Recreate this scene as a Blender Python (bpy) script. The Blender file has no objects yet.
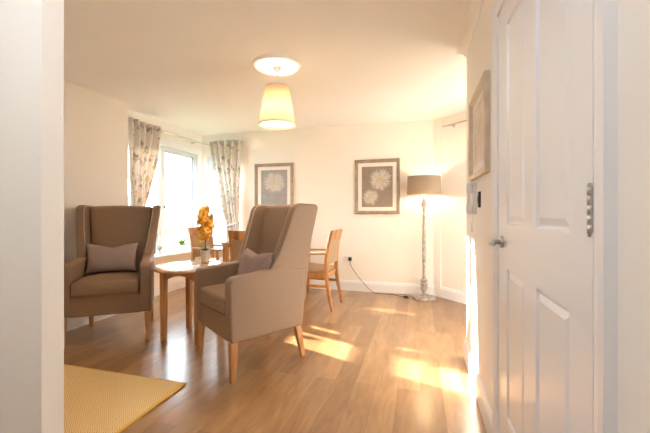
import bpy, bmesh, math, random
from mathutils import Vector, Matrix, Quaternion
random.seed(7)
scn = bpy.context.scene
COL = scn.collection
PI = math.pi
R = math.radians
CH = 2.42          # ceiling height

# ------------------------------------------------------------------ materials
def new_mat(name):
    m = bpy.data.materials.new(name); m.use_nodes = True
    nt = m.node_tree
    return m, nt, nt.nodes['Principled BSDF']

def mat(name, col, rough=0.6, metal=0.0, noise=0.0, nscale=20, bump=0.0, bscale=80, spec=None, coat=0.0):
    m, nt, b = new_mat(name)
    b.inputs['Base Color'].default_value = (*col, 1)
    b.inputs['Roughness'].default_value = rough
    b.inputs['Metallic'].default_value = metal
    if spec is not None: b.inputs['Specular IOR Level'].default_value = spec
    if coat: b.inputs['Coat Weight'].default_value = coat; b.inputs['Coat Roughness'].default_value = 0.15
    tc = nt.nodes.new('ShaderNodeTexCoord')
    if noise:
        n = nt.nodes.new('ShaderNodeTexNoise'); n.inputs['Scale'].default_value = nscale; n.inputs['Detail'].default_value = 5
        nt.links.new(tc.outputs['Object'], n.inputs['Vector'])
        r = nt.nodes.new('ShaderNodeValToRGB')
        r.color_ramp.elements[0].position = .3; r.color_ramp.elements[1].position = .7
        r.color_ramp.elements[0].color = (*[c*(1-noise) for c in col], 1)
        r.color_ramp.elements[1].color = (*[min(1, c*(1+noise*.5)) for c in col], 1)
        nt.links.new(n.outputs['Fac'], r.inputs['Fac']); nt.links.new(r.outputs['Color'], b.inputs['Base Color'])
    if bump:
        n2 = nt.nodes.new('ShaderNodeTexNoise'); n2.inputs['Scale'].default_value = bscale; n2.inputs['Detail'].default_value = 3
        nt.links.new(tc.outputs['Object'], n2.inputs['Vector'])
        bp = nt.nodes.new('ShaderNodeBump'); bp.inputs['Strength'].default_value = bump; bp.inputs['Distance'].default_value = .003
        nt.links.new(n2.outputs['Fac'], bp.inputs['Height']); nt.links.new(bp.outputs['Normal'], b.inputs['Normal'])
    return m

def wood_mat(name, c0, c1, rough=.4, scale=(1, 1, 12), coat=0):
    m, nt, b = new_mat(name)
    tc = nt.nodes.new('ShaderNodeTexCoord'); mp = nt.nodes.new('ShaderNodeMapping')
    mp.inputs['Scale'].default_value = scale
    n = nt.nodes.new('ShaderNodeTexNoise'); n.inputs['Scale'].default_value = 3.5; n.inputs['Detail'].default_value = 6
    n.inputs['Distortion'].default_value = .6
    r = nt.nodes.new('ShaderNodeValToRGB')
    r.color_ramp.elements[0].position = .3; r.color_ramp.elements[0].color = (*c0, 1)
    r.color_ramp.elements[1].position = .72; r.color_ramp.elements[1].color = (*c1, 1)
    nt.links.new(tc.outputs['Object'], mp.inputs['Vector']); nt.links.new(mp.outputs['Vector'], n.inputs['Vector'])
    nt.links.new(n.outputs['Fac'], r.inputs['Fac']); nt.links.new(r.outputs['Color'], b.inputs['Base Color'])
    b.inputs['Roughness'].default_value = rough
    if coat: b.inputs['Coat Weight'].default_value = coat
    return m

def emis(name, col, s):
    m, nt, b = new_mat(name)
    b.inputs['Base Color'].default_value = (*col, 1)
    b.inputs['Emission Color'].default_value = (*col, 1); b.inputs['Emission Strength'].default_value = s
    return m

def floor_mat():
    m, nt, b = new_mat('oak_planks')
    N, L = nt.nodes, nt.links
    tc = N.new('ShaderNodeTexCoord'); mp = N.new('ShaderNodeMapping'); mp.inputs['Rotation'].default_value = (0, 0, PI/2)
    L.new(tc.outputs['Object'], mp.inputs['Vector'])
    br = N.new('ShaderNodeTexBrick'); br.offset = .37; br.offset_frequency = 2
    br.inputs['Scale'].default_value = 1.0; br.inputs['Brick Width'].default_value = 1.15; br.inputs['Row Height'].default_value = .14
    br.inputs['Mortar Size'].default_value = .0012; br.inputs['Mortar Smooth'].default_value = .2; br.inputs['Bias'].default_value = 0
    br.inputs['Color1'].default_value = (.0, .0, .0, 1); br.inputs['Color2'].default_value = (1, 1, 1, 1); br.inputs['Mortar'].default_value = (.2, .2, .2, 1)
    L.new(mp.outputs['Vector'], br.inputs['Vector'])
    pr = N.new('ShaderNodeValToRGB')
    e = pr.color_ramp.elements
    e[0].color = (.28, .145, .060, 1); e[1].color = (.44, .258, .125, 1)
    x = e.new(.5); x.color = (.36, .200, .088, 1)
    L.new(br.outputs['Color'], pr.inputs['Fac'])
    mp2 = N.new('ShaderNodeMapping'); mp2.inputs['Scale'].default_value = (7, 1.3, 1)
    L.new(tc.outputs['Object'], mp2.inputs['Vector'])
    n = N.new('ShaderNodeTexNoise'); n.inputs['Scale'].default_value = 2.2; n.inputs['Detail'].default_value = 8; n.inputs['Distortion'].default_value = 1.2
    L.new(mp2.outputs['Vector'], n.inputs['Vector'])
    gr = N.new('ShaderNodeValToRGB'); gr.color_ramp.elements[0].position = .3; gr.color_ramp.elements[1].position = .7
    gr.color_ramp.elements[0].color = (.74, .70, .66, 1); gr.color_ramp.elements[1].color = (1.12, 1.12, 1.12, 1)
    L.new(n.outputs['Fac'], gr.inputs['Fac'])
    mx = N.new('ShaderNodeMix'); mx.data_type = 'RGBA'; mx.blend_type = 'MULTIPLY'; mx.inputs['Factor'].default_value = 1
    L.new(pr.outputs['Color'], mx.inputs['A']); L.new(gr.outputs['Color'], mx.inputs['B'])
    mx2 = N.new('ShaderNodeMix'); mx2.data_type = 'RGBA'; mx2.blend_type = 'MIX'
    mx2.inputs['B'].default_value = (.27, .13, .055, 1)
    ml = N.new('ShaderNodeMath'); ml.operation = 'MULTIPLY'; ml.inputs[1].default_value = .6
    L.new(br.outputs['Fac'], ml.inputs[0]); L.new(ml.outputs[0], mx2.inputs['Factor'])
    L.new(mx.outputs['Result'], mx2.inputs['A']); L.new(mx2.outputs['Result'], b.inputs['Base Color'])
    rr = N.new('ShaderNodeMapRange'); rr.inputs['To Min'].default_value = .24; rr.inputs['To Max'].default_value = .38; b.inputs['Coat Weight'].default_value = .6; b.inputs['Coat Roughness'].default_value = .22
    L.new(n.outputs['Fac'], rr.inputs['Value']); L.new(rr.outputs['Result'], b.inputs['Roughness'])
    bp = N.new('ShaderNodeBump'); bp.inputs['Strength'].default_value = .12; bp.inputs['Distance'].default_value = .002
    L.new(n.outputs['Fac'], bp.inputs['Height']); L.new(bp.outputs['Normal'], b.inputs['Normal'])
    return m

def curtain_mat():
    m, nt, b = new_mat('leaf_print_linen')
    N, L = nt.nodes, nt.links
    tc = N.new('ShaderNodeTexCoord')
    nz = N.new('ShaderNodeTexNoise'); nz.inputs['Scale'].default_value = 7; nz.inputs['Detail'].default_value = 2
    L.new(tc.outputs['UV'], nz.inputs['Vector'])
    ad = N.new('ShaderNodeMix'); ad.data_type = 'RGBA'; ad.blend_type = 'ADD'; ad.inputs['Factor'].default_value = .22
    L.new(tc.outputs['UV'], ad.inputs['A']); L.new(nz.outputs['Color'], ad.inputs['B'])
    v = N.new('ShaderNodeTexVoronoi'); v.inputs['Scale'].default_value = 11
    L.new(ad.outputs['Result'], v.inputs['Vector'])
    r = N.new('ShaderNodeValToRGB'); e = r.color_ramp.elements
    e[0].position = .30; e[0].color = (1, 1, 1, 1); e[1].position = .52; e[1].color = (0, 0, 0, 1)
    L.new(v.outputs['Distance'], r.inputs['Fac'])
    cr = N.new('ShaderNodeValToRGB'); cr.color_ramp.interpolation = 'CONSTANT'; e = cr.color_ramp.elements
    e[0].position = 0; e[0].color = (.34, .30, .27, 1); e[1].position = .35; e[1].color = (.62, .48, .24, 1)
    x = e.new(.55); x.color = (.80, .74, .64, 1); x = e.new(.75); x.color = (.46, .41, .38, 1)
    sep = N.new('ShaderNodeSeparateColor'); L.new(v.outputs['Color'], sep.inputs['Color']); L.new(sep.outputs['Red'], cr.inputs['Fac'])
    n2 = N.new('ShaderNodeTexNoise'); n2.inputs['Scale'].default_value = 28; L.new(tc.outputs['UV'], n2.inputs['Vector'])
    r2 = N.new('ShaderNodeValToRGB'); r2.color_ramp.elements[0].position = .35; r2.color_ramp.elements[1].position = .55
    L.new(n2.outputs['Fac'], r2.inputs['Fac'])
    mu = N.new('ShaderNodeMath'); mu.operation = 'MULTIPLY'; L.new(r.outputs['Color'], mu.inputs[0]); L.new(r2.outputs['Color'], mu.inputs[1])
    mx = N.new('ShaderNodeMix'); mx.data_type = 'RGBA'; mx.inputs['A'].default_value = (.80, .75, .70, 1)
    L.new(mu.outputs[0], mx.inputs['Factor']); L.new(cr.outputs['Color'], mx.inputs['B'])
    L.new(mx.outputs['Result'], b.inputs['Base Color']); b.inputs['Roughness'].default_value = .9
    tr = N.new('ShaderNodeBsdfTranslucent'); L.new(mx.outputs['Result'], tr.inputs['Color'])
    ms = N.new('ShaderNodeMixShader'); ms.inputs['Fac'].default_value = .12
    L.new(b.outputs[0], ms.inputs[1]); L.new(tr.outputs[0], ms.inputs[2]); L.new(ms.outputs[0], N['Material Output'].inputs['Surface'])
    return m

def trans_mat(name, col, fac):
    m, nt, b = new_mat(name); N, L = nt.nodes, nt.links
    b.inputs['Base Color'].default_value = (*col, 1); b.inputs['Roughness'].default_value = .9
    w = N.new('ShaderNodeTexWave'); w.inputs['Scale'].default_value = 120
    tc = N.new('ShaderNodeTexCoord'); L.new(tc.outputs['Object'], w.inputs['Vector'])
    bp = N.new('ShaderNodeBump'); bp.inputs['Strength'].default_value = .15; bp.inputs['Distance'].default_value = .001
    L.new(w.outputs['Fac'], bp.inputs['Height']); L.new(bp.outputs['Normal'], b.inputs['Normal'])
    tr = N.new('ShaderNodeBsdfTranslucent'); tr.inputs['Color'].default_value = (*col, 1)
    ms = N.new('ShaderNodeMixShader'); ms.inputs['Fac'].default_value = fac
    L.new(b.outputs[0], ms.inputs[1]); L.new(tr.outputs[0], ms.inputs[2]); L.new(ms.outputs[0], N['Material Output'].inputs['Surface'])
    return m

def glass_mat(name):
    m, nt, b = new_mat(name); N, L = nt.nodes, nt.links
    N.remove(b)
    t = N.new('ShaderNodeBsdfTransparent'); t.inputs['Color'].default_value = (.97, .985, .98, 1)
    g = N.new('ShaderNodeBsdfGlossy'); g.inputs['Roughness'].default_value = .02
    ms = N.new('ShaderNodeMixShader'); ms.inputs['Fac'].default_value = .05
    L.new(t.outputs[0], ms.inputs[1]); L.new(g.outputs[0], ms.inputs[2]); L.new(ms.outputs[0], N['Material Output'].inputs['Surface'])
    return m

def rug_mat():
    m, nt, b = new_mat('mustard_weave'); N, L = nt.nodes, nt.links
    tc = N.new('ShaderNodeTexCoord'); sp = N.new('ShaderNodeSeparateXYZ'); L.new(tc.outputs['Object'], sp.inputs['Vector'])
    def M(op, a, bb=None, c=None):
        n = N.new('ShaderNodeMath'); n.operation = op
        for i, q in enumerate((a, bb, c)):
            if q is None: continue
            if isinstance(q, (int, float)): n.inputs[i].default_value = q
            else: L.new(q, n.inputs[i])
        return n.outputs[0]
    zig = M('PINGPONG', M('MULTIPLY', sp.outputs['X'], 1.0), .022)
    ph = M('ADD', sp.outputs['Y'], zig)
    st = M('FRACT', M('MULTIPLY', ph, 72.0))
    wv = M('ABSOLUTE', M('SUBTRACT', st, .5))
    r = N.new('ShaderNodeValToRGB'); e = r.color_ramp.elements
    e[0].position = .10; e[0].color = (.58, .36, .10, 1); e[1].position = .34; e[1].color = (.84, .64, .36, 1)
    L.new(wv, r.inputs['Fac']); L.new(r.outputs['Color'], b.inputs['Base Color'])
    b.inputs['Roughness'].default_value = .95
    bp = N.new('ShaderNodeBump'); bp.inputs['Strength'].default_value = .6; bp.inputs['Distance'].default_value = .004
    L.new(wv, bp.inputs['Height']); L.new(bp.outputs['Normal'], b.inputs['Normal'])
    return m

def knit_mat():
    m, nt, b = new_mat('mauve_knit'); N, L = nt.nodes, nt.links
    tc = N.new('ShaderNodeTexCoord')
    w = N.new('ShaderNodeTexWave'); w.inputs['Scale'].default_value = 48; w.inputs['Distortion'].default_value = 2.5; w.bands_direction = 'X'
    L.new(tc.outputs['Object'], w.inputs['Vector'])
    r = N.new('ShaderNodeValToRGB'); r.color_ramp.elements[0].color = (.27, .185, .165, 1); r.color_ramp.elements[1].color = (.42, .315, .285, 1)
    L.new(w.outputs['Fac'], r.inputs['Fac']); L.new(r.outputs['Color'], b.inputs['Base Color']); b.inputs['Roughness'].default_value = .9
    bp = N.new('ShaderNodeBump'); bp.inputs['Strength'].default_value = .5; bp.inputs['Distance'].default_value = .004
    L.new(w.outputs['Fac'], bp.inputs['Height']); L.new(bp.outputs['Normal'], b.inputs['Normal'])
    return m

M_WALL = mat('cream_wall_paint', (.90, .86, .80), .85, bump=.05, bscale=150)
M_CEIL = mat('white_ceiling_paint', (.91, .90, .89), .9, bump=.04, bscale=120)
M_GLOSS = mat('white_gloss_paint', (.86, .87, .895), .28, bump=.02, bscale=60)
M_PVC = mat('white_plastic', (.86, .87, .88), .35)
M_FLOOR = floor_mat()
M_CURT = curtain_mat()
M_FRM = mat('window_plastic', (.60, .62, .65), .4, bump=.02)
M_GASK = mat('grey_gasket', (.22, .22, .23), .6, bump=.02)
M_GLASS = glass_mat('window_glass')
M_CHAIR = mat('taupe_upholstery', (.265, .168, .105), .62, noise=.06, nscale=60, bump=.15, bscale=260)
M_PIPE = mat('light_piping', (.52, .40, .29), .6, bump=.05)
M_BEECH = wood_mat('beech_wood', (.39, .175, .055), (.54, .27, .105), .38, (6, 6, 1))
M_BEECH2 = wood_mat('beech_table_wood', (.48, .25, .10), (.64, .38, .18), .25, (1, 8, 1), .3)
M_KNIT = knit_mat()
M_PAD = mat('beige_vinyl_pad', (.42, .285, .17), .55, noise=.05, bump=.1)
M_METAL = mat('satin_chrome', (.62, .60, .57), .28, 1.0, bump=.02)
M_DISTR = mat('distressed_white_wood', (.46, .41, .37), .6, noise=.55, nscale=26, bump=.3, bscale=60)
M_SHADE = trans_mat('taupe_drum_shade', (.42, .315, .22), .16)
M_PSHADE = trans_mat('cream_pleated_shade', (.92, .80, .62), .62)
M_LINER = mat('white_shade_lining', (.9, .85, .75), .8, bump=.02)
M_BLACK = mat('black_plastic', (.02, .018, .018), .4, bump=.02)
M_FRAME = wood_mat('pewter_brown_frame', (.26, .19, .14), (.40, .31, .235), .35, (3, 3, 3))
M_FRAME2 = wood_mat('champagne_frame', (.58, .48, .37), (.72, .62, .50), .35, (3, 3, 3))
M_MAT = mat('white_mount_card', (.85, .81, .76), .8, bump=.02)
M_INK = mat('grey_brown_print', (.30, .24, .19), .6, noise=.12, nscale=12)
M_INK1 = mat('dove_grey_ink', (.50, .45, .41), .6, noise=.1)
M_INK2 = mat('pale_petal_ink', (.66, .62, .57), .6, noise=.08)
M_INK3 = mat('gold_petal_ink', (.62, .52, .34), .6, noise=.1)
M_INKB = mat('blue_grey_print', (.33, .315, .30), .6, noise=.15, nscale=12)
M_INKY = mat('faded_rose_print', (.84, .72, .62), .6, noise=.12, nscale=9)
M_INKG = mat('straw_yellow_ink', (.80, .63, .33), .6, noise=.1)
M_RUG = rug_mat()
M_RUGE = mat('gold_binding', (.66, .38, .06), .8, bump=.3, bscale=300)
M_LEAF = mat('leaf_green', (.12, .26, .05), .5, noise=.3, nscale=30)
M_SAGE = mat('sage_leaf', (.30, .36, .27), .6, noise=.3, nscale=30)
M_STEM = mat('dark_stem', (.09, .085, .03), .6, noise=.2)
M_PETAL = mat('amber_petal', (.90, .52, .07), .6, noise=.12, nscale=40)
M_PETAL2 = mat('deep_orange_centre', (.70, .22, .02), .6, noise=.1)
M_POT = mat('grey_white_glaze', (.58, .53, .49), .35, noise=.12, nscale=14)
M_POTW = mat('white_glaze', (.85, .85, .84), .3, noise=.03)
M_SOIL = mat('dark_soil', (.05, .035, .02), .95, noise=.3, bump=.5)
M_BULB = emis('warm_bulb', (1.0, .80, .58), 320)
M_BULB2 = emis('warm_lamp_bulb', (1.0, .66, .36), 115)
M_LAWN = mat('pale_lawn', (.09, .13, .055), .95, noise=.2, nscale=1.2)
M_HEDGE = mat('hedge_green', (.12, .20, .09), .95, noise=.4, nscale=3)
M_HOUSE = mat('pale_render', (.70, .70, .70), .9, noise=.05)
M_ROOF = mat('slate_roof', (.36, .37, .40), .8, noise=.1)
M_CORD = mat('white_flex', (.80, .78, .74), .5, bump=.02)

# ------------------------------------------------------------------ mesh helpers
def setp(o, label=None, cat=None, group=None, kind=None):
    if label: o['label'] = label
    if cat: o['category'] = cat
    if group: o['group'] = group
    if kind: o['kind'] = kind
    return o

class MB:
    def __init__(s): s.bm = bmesh.new(); s.mi = 0
    def _tag(s, faces):
        for f in faces: f.material_index = s.mi
    def box(s, c, size, rot=None, mtx=None):
        r = bmesh.ops.create_cube(s.bm, size=1.0)
        vs = r['verts']
        bmesh.ops.scale(s.bm, vec=size, verts=vs)
        if rot is not None: bmesh.ops.rotate(s.bm, cent=(0, 0, 0), matrix=rot, verts=vs)
        bmesh.ops.translate(s.bm, vec=c, verts=vs)
        s._tag({f for v in vs for f in v.link_faces}); return vs
    def bb(s, x0, x1, y0, y1, z0, z1):
        return s.box(((x0+x1)/2, (y0+y1)/2, (z0+z1)/2), (abs(x1-x0), abs(y1-y0), abs(z1-z0)))
    def hexa(s, b4, t4):
        vb = [s.bm.verts.new(p) for p in b4]; vt = [s.bm.verts.new(p) for p in t4]
        fs = [s.bm.faces.new(vb[::-1]), s.bm.faces.new(vt)]
        for i in range(4): fs.append(s.bm.faces.new((vb[i], vb[(i+1) % 4], vt[(i+1) % 4], vt[i])))
        s._tag(fs); return vb+vt
    def prism(s, poly, a0, a1, axis='x'):
        """extrude a closed 2D polygon along an axis"""
        def P(u, v, w):
            return {'x': (w, u, v), 'y': (u, w, v), 'z': (u, v, w)}[axis]
        A = [s.bm.verts.new(P(u, v, a0)) for u, v in poly]; B = [s.bm.verts.new(P(u, v, a1)) for u, v in poly]
        fs = [s.bm.faces.new(A), s.bm.faces.new(B[::-1])]
        n = len(poly)
        for i in range(n): fs.append(s.bm.faces.new((A[i], B[i], B[(i+1) % n], A[(i+1) % n])))
        s._tag(fs); return A+B
    def lathe(s, prof, n=32, c=(0, 0, 0), cap=True):
        rings = []
        for r, z in prof:
            if r < 1e-5: rings.append([s.bm.verts.new((c[0], c[1], c[2]+z))])
            else: rings.append([s.bm.verts.new((c[0]+r*math.cos(2*PI*i/n), c[1]+r*math.sin(2*PI*i/n), c[2]+z)) for i in range(n)])
        fs = []
        for a, b in zip(rings, rings[1:]):
            for i in range(n):
                j = (i+1) % n
                if len(a) == 1 and len(b) == 1: continue
                if len(a) == 1: fs.append(s.bm.faces.new((a[0], b[j], b[i])))
                elif len(b) == 1: fs.append(s.bm.faces.new((a[i], a[j], b[0])))
                else: fs.append(s.bm.faces.new((a[i], a[j], b[j], b[i])))
        if cap:
            for rg, rev in ((rings[0], True), (rings[-1], False)):
                if len(rg) > 2: fs.append(s.bm.faces.new(rg[::-1] if rev else rg))
        s._tag(fs)
        for f in fs: f.smooth = True
        return [v for r in rings for v in r]
    def tube(s, pts, rad, n=8, closed=False):
        pts = [Vector(p) for p in pts]; rings = []
        m = len(pts); up = None
        for i, p in enumerate(pts):
            if closed: t = (pts[(i+1) % m]-pts[i-1]).normalized()
            else: t = (pts[min(i+1, m-1)]-pts[max(i-1, 0)]).normalized()
            if up is None:
                up = t.orthogonal().normalized()
            else:
                up = (up-t*up.dot(t)).normalized()
            sd = t.cross(up)
            r = rad[i] if isinstance(rad, (list, tuple)) else rad
            rings.append([s.bm.verts.new(p+r*(math.cos(2*PI*k/n)*up+math.sin(2*PI*k/n)*sd)) for k in range(n)])
        fs = []
        rg = rings+([rings[0]] if closed else [])
        for a, b in zip(rg, rg[1:]):
            for k in range(n): fs.append(s.bm.faces.new((a[k], a[(k+1) % n], b[(k+1) % n], b[k])))
        if not closed: fs += [s.bm.faces.new(rings[0][::-1]), s.bm.faces.new(rings[-1])]
        s._tag(fs)
        for f in fs: f.smooth = True
    def sweep(s, pts, sx, sy):
        """rectangular section sweep; pts (x,y,z), sx, sy lists or scalars; section axes world x / perpendicular in yz"""
        m = len(pts); rings = []
        for i, p in enumerate(pts):
            p = Vector(p); t = (Vector(pts[min(i+1, m-1)])-Vector(pts[max(i-1, 0)])).normalized()
            X = Vector((1, 0, 0)); X = (X-t*X.dot(t)).normalized(); Y = t.cross(X)
            a = (sx[i] if isinstance(sx, (list, tuple)) else sx)/2; b = (sy[i] if isinstance(sy, (list, tuple)) else sy)/2
            rings.append([s.bm.verts.new(p+X*u*a+Y*v*b) for u, v in ((-1, -1), (1, -1), (1, 1), (-1, 1))])
        fs = []
        for a, b in zip(rings, rings[1:]):
            for k in range(4): fs.append(s.bm.faces.new((a[k], a[(k+1) % 4], b[(k+1) % 4], b[k])))
        fs += [s.bm.faces.new(rings[0][::-1]), s.bm.faces.new(rings[-1])]
        s._tag(fs)
    def quad(s, pts):
        f = s.bm.faces.new([s.bm.verts.new(p) for p in pts]); f.material_index = s.mi; return f
    def build(s, name, mats, parent=None, bevel=0, seg=2, smooth=False, subsurf=0, loc=None, rz=None):
        bmesh.ops.recalc_face_normals(s.bm, faces=s.bm.faces)
        if smooth:
            for f in s.bm.faces: f.smooth = True
        me = bpy.data.meshes.new(name); s.bm.to_mesh(me); s.bm.free()
        if not isinstance(mats, (list, tuple)): mats = [mats]
        for m in mats: me.materials.append(m)
        o = bpy.data.objects.new(name, me); COL.objects.link(o)
        if parent: o.parent = parent
        if loc: o.location = loc
        if rz is not None: o.rotation_euler.z = rz
        if bevel:
            b = o.modifiers.new('Bevel', 'BEVEL'); b.width = bevel; b.segments = seg; b.limit_method = 'ANGLE'; b.angle_limit = R(35)
            b.harden_normals = False
            for p in me.polygons: p.use_smooth = True
            w = o.modifiers.new('WN', 'WEIGHTED_NORMAL'); w.keep_sharp = False
        if subsurf:
            b = o.modifiers.new('Sub', 'SUBSURF'); b.levels = subsurf; b.render_levels = subsurf
        return o

def empty(name, loc=(0, 0, 0), rz=0, label=None, cat=None, group=None, kind=None):
    o = bpy.data.objects.new(name, None); COL.objects.link(o)
    o.empty_display_size = .1
    o.location = loc; o.rotation_euler = (0, 0, rz)
    return setp(o, label, cat, group, kind)

def copy_tree(o, parent=None):
    c = o.copy(); COL.objects.link(c)
    if parent: c.parent = parent
    for ch in [q for q in list(bpy.data.objects) if q.parent == o]: copy_tree(ch, c)
    return c

def struct(o): o['kind'] = 'structure'; return o

# ------------------------------------------------------------------ room shell
XR = .35; XL1 = -3.30; XL = -3.48; YB = 4.98; YN = .997; YR = 2.89
T = .12
def wall_seg(mb, p0, p1, z0=0, z1=CH, t=T):
    """box along p0->p1 with its thickness on the right-hand (outer) side"""
    p0 = Vector((*p0, 0)); p1 = Vector((*p1, 0)); d = (p1-p0).normalized(); n = Vector((d.y, -d.x, 0))*t
    b = [p0, p1, p1+n, p0+n]
    mb.hexa([v+Vector((0, 0, z0)) for v in b], [v+Vector((0, 0, z1)) for v in b])

m = MB(); m.bb(-3.8, 2.0, -1.7, 5.2, -.1, 0); struct(m.build('floor', M_FLOOR))
m = MB(); m.bb(-3.8, 2.0, -1.7, 5.2, CH, CH+.1); struct(m.build('ceiling', M_CEIL))
# left wall: short return, then the window wall 0.23 m further out
W1 = (3.42, 4.88, .57, 2.10)     # y0 y1 z0 z1
W2 = (-3.40, -2.78, .57, 2.10)   # x0 x1 z0 z1
m = MB()
m.bb(XL1-T-.23, XL1, YN-.08, 3.29, 0, CH)
struct(m.build('wall_left', M_WALL))
m = MB()
m.bb(XL-T, XL, 3.29, W1[0], 0, CH)
m.bb(XL-T, XL, W1[1], YB, 0, CH)
m.bb(XL-T, XL, W1[0], W1[1], 0, W1[2]); m.bb(XL-T, XL, W1[0], W1[1], W1[3], CH)
struct(m.build('wall_window_left', M_WALL))
m = MB()
XC = .20
m.bb(XL-T, W2[0], YB, YB+T, 0, CH); m.bb(W2[1], XC+.06, YB, YB+T, 0, CH)
m.bb(W2[0], W2[1], YB, YB+T, 0, W2[2]); m.bb(W2[0], W2[1], YB, YB+T, W2[3], CH)
struct(m.build('wall_back', M_WALL))
# angled wall; opening past the pole end for an added, unseen window
A0 = Vector((XC, YB)); AD = Vector((1, -1)).normalized()
def AP(s): q = A0+AD*s; return (q.x, q.y)
m = MB()
wall_seg(m, AP(.62), AP(0)); wall_seg(m, AP(2.1), AP(1.85)); wall_seg(m, AP(1.85), AP(.62), 0, .75); wall_seg(m, AP(1.85), AP(.62), 1.8, CH)
for v in m.bm.verts: pass
struct(m.build('wall_angled', M_WALL))
m = MB(); q = AP(2.1)
m.bb(q[0], q[0]+T, YR-.12, q[1]+.02, 0, CH); struct(m.build('wall_kitchen_side', M_WALL))
m = MB(); m.bb(XR, q[0]+T, YR-.12, YR, 0, CH); struct(m.build('wall_kitchen_near', M_WALL))
# right wall with the door opening
DY0, DY1, DZ = .835, 1.712, 2.03
m = MB()
m.bb(XR, XR+T, -1.6, DY0-.025, 0, CH); m.bb(XR, XR+T, DY1+.02, YR-.12, 0, CH); m.bb(XR, XR+T, DY0-.025, DY1+.02, DZ+.02, CH)
struct(m.build('wall_right', M_WALL))
m = MB(); m.bb(-3.4, -1.3, YN-.08, YN, 0, CH); struct(m.build('wall_near', M_WALL))
m = MB(); m.bb(-1.8, -1.7, -1.6, YN-.08, 0, CH); struct(m.build('wall_hall_left', M_WALL))
m = MB(); m.bb(-1.8, XR+T, -1.6, -1.5, 0, CH); struct(m.build('wall_hall_rear', M_WALL))
# boxed pipe in the corner
m = MB(); wall_seg(m, AP(.115), AP(.0), 0, CH, -.018); struct(m.build('trim_1', M_WALL, bevel=.004))

def run_profile(name, prof, path, material):
    """sweep 2D profile (out, z) along an open polyline whose room side is on the left"""
    mb = MB(); P = [Vector((*p, 0)) for p in path]; rings = []
    for i, p in enumerate(P):
        def nrm(a, b): d = (b-a).normalized(); return Vector((-d.y, d.x, 0))
        if i == 0: n = nrm(P[0], P[1])
        elif i == len(P)-1: n = nrm(P[-2], P[-1])
        else:
            n1 = nrm(P[i-1], P[i]); n2 = nrm(P[i], P[i+1]); n = (n1+n2).normalized(); n = n/max(.3, n.dot(n1))
        rings.append([mb.bm.verts.new(p+n*u+Vector((0, 0, z))) for u, z in prof])
    k = len(prof)
    for a, b in zip(rings, rings[1:]):
        for j in range(k): mb.bm.faces.new((a[j], a[(j+1) % k], b[(j+1) % k], b[j]))
    mb.bm.faces.new(rings[0]); mb.bm.faces.new(rings[-1][::-1])
    return struct(mb.build(name, material))
SK = [(-.002, 0), (.016, 0), (.016, .115), (.010, .130), (.010, .140), (.004, .148), (-.002, .148)]
CV = [(-.002, CH+.002), (-.002, CH-.07), (.006, CH-.07), (.012, CH-.045), (.028, CH-.025), (.05, CH-.012), (.07, CH-.006), (.07, CH+.002)]
loop = [(XR, DY1+.09), (XR, YR), (q[0], YR), (q[0], q[1]), (XC, YB), (XL, YB), (XL, 3.29), (XL1, 3.29), (XL1, YN)]
run_profile('baseboard_back', SK, [(q[0], q[1]), (XC, YB), (XL, YB)], M_GLOSS)
run_profile('baseboard_left', SK, [(XL, YB-.017), (XL, 3.29), (XL1, 3.29), (XL1, YN)], M_GLOSS)
run_profile('baseboard_right', SK, [(XR, DY1+.085), (XR, YR), (q[0], YR)], M_GLOSS)
run_profile('trim_2', CV, [(XR, -1.5), (XR, YR), (q[0], YR)], M_CEIL)

# ------------------------------------------------------------------ windows
def window(name, origin, rz, w, z0, z1, mull, deep=.05):
    """local: x along the wall, +y outward; opening 0..w"""
    e = empty(name, (origin[0], origin[1], 0), rz, kind='structure')
    f = .055
    m = MB()
    m.bb(0, w, .0, .07, z0, z0+f); m.bb(0, w, .0, .07, z1-f, z1)
    m.bb(0, f, 0, .07, z0+f, z1-f); m.bb(w-f, w, 0, .07, z0+f, z1-f)
    for c in mull: m.bb(c-.035, c+.035, 0, .07, z0+f, z1-f)
    m.build('window_frame', M_FRM, e, bevel=.006)
    xs = [f]+[v for c in mull for v in (c-.035, c+.035)]+[w-f]
    tz = z0+.31
    for a, b in zip(xs[::2], xs[1::2]):
        for (c, d) in ((z0+f, tz-.018), (tz+.018, z1-f)):
            s = MB(); g = .026
            s.bb(a, b, .008, .062, c, c+g); s.bb(a, b, .008, .062, d-g, d); s.bb(a, a+g, .008, .062, c+g, d-g); s.bb(b-g, b, .008, .062, c+g, d-g)
            so = s.build('window_sash', M_FRM, e, bevel=.004)
            p = MB(); p.bb(a+g-.003, b-g+.003, .030, .036, c+g-.003, d-g+.003); p.build('pane', M_GLASS, so)
            k_ = MB(); q2 = .009; k_.bb(a+g, b-g, .018, .048, c+g, c+g+q2); k_.bb(a+g, b-g, .018, .048, d-g-q2, d-g); k_.bb(a+g, a+g+q2, .018, .048, c+g+q2, d-g-q2); k_.bb(b-g-q2, b-g, .018, .048, c+g+q2, d-g-q2); k_.build('glazing_gasket', M_GASK, so)
            if d > tz+.1 and b-a > .4:
                h = MB(); h.bb(a+.012, a+.026, -.012, .008, 1.2, 1.24); h.bb(a+.012, a+.024, -.022, -.010, 1.16, 1.25); h.build('window_handle', M_METAL, so, bevel=.003)
        t = MB(); t.bb(a, b, .0, .07, tz-.018, tz+.018); t.build('transom', M_FRM, e, bevel=.004)
    return e
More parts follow.
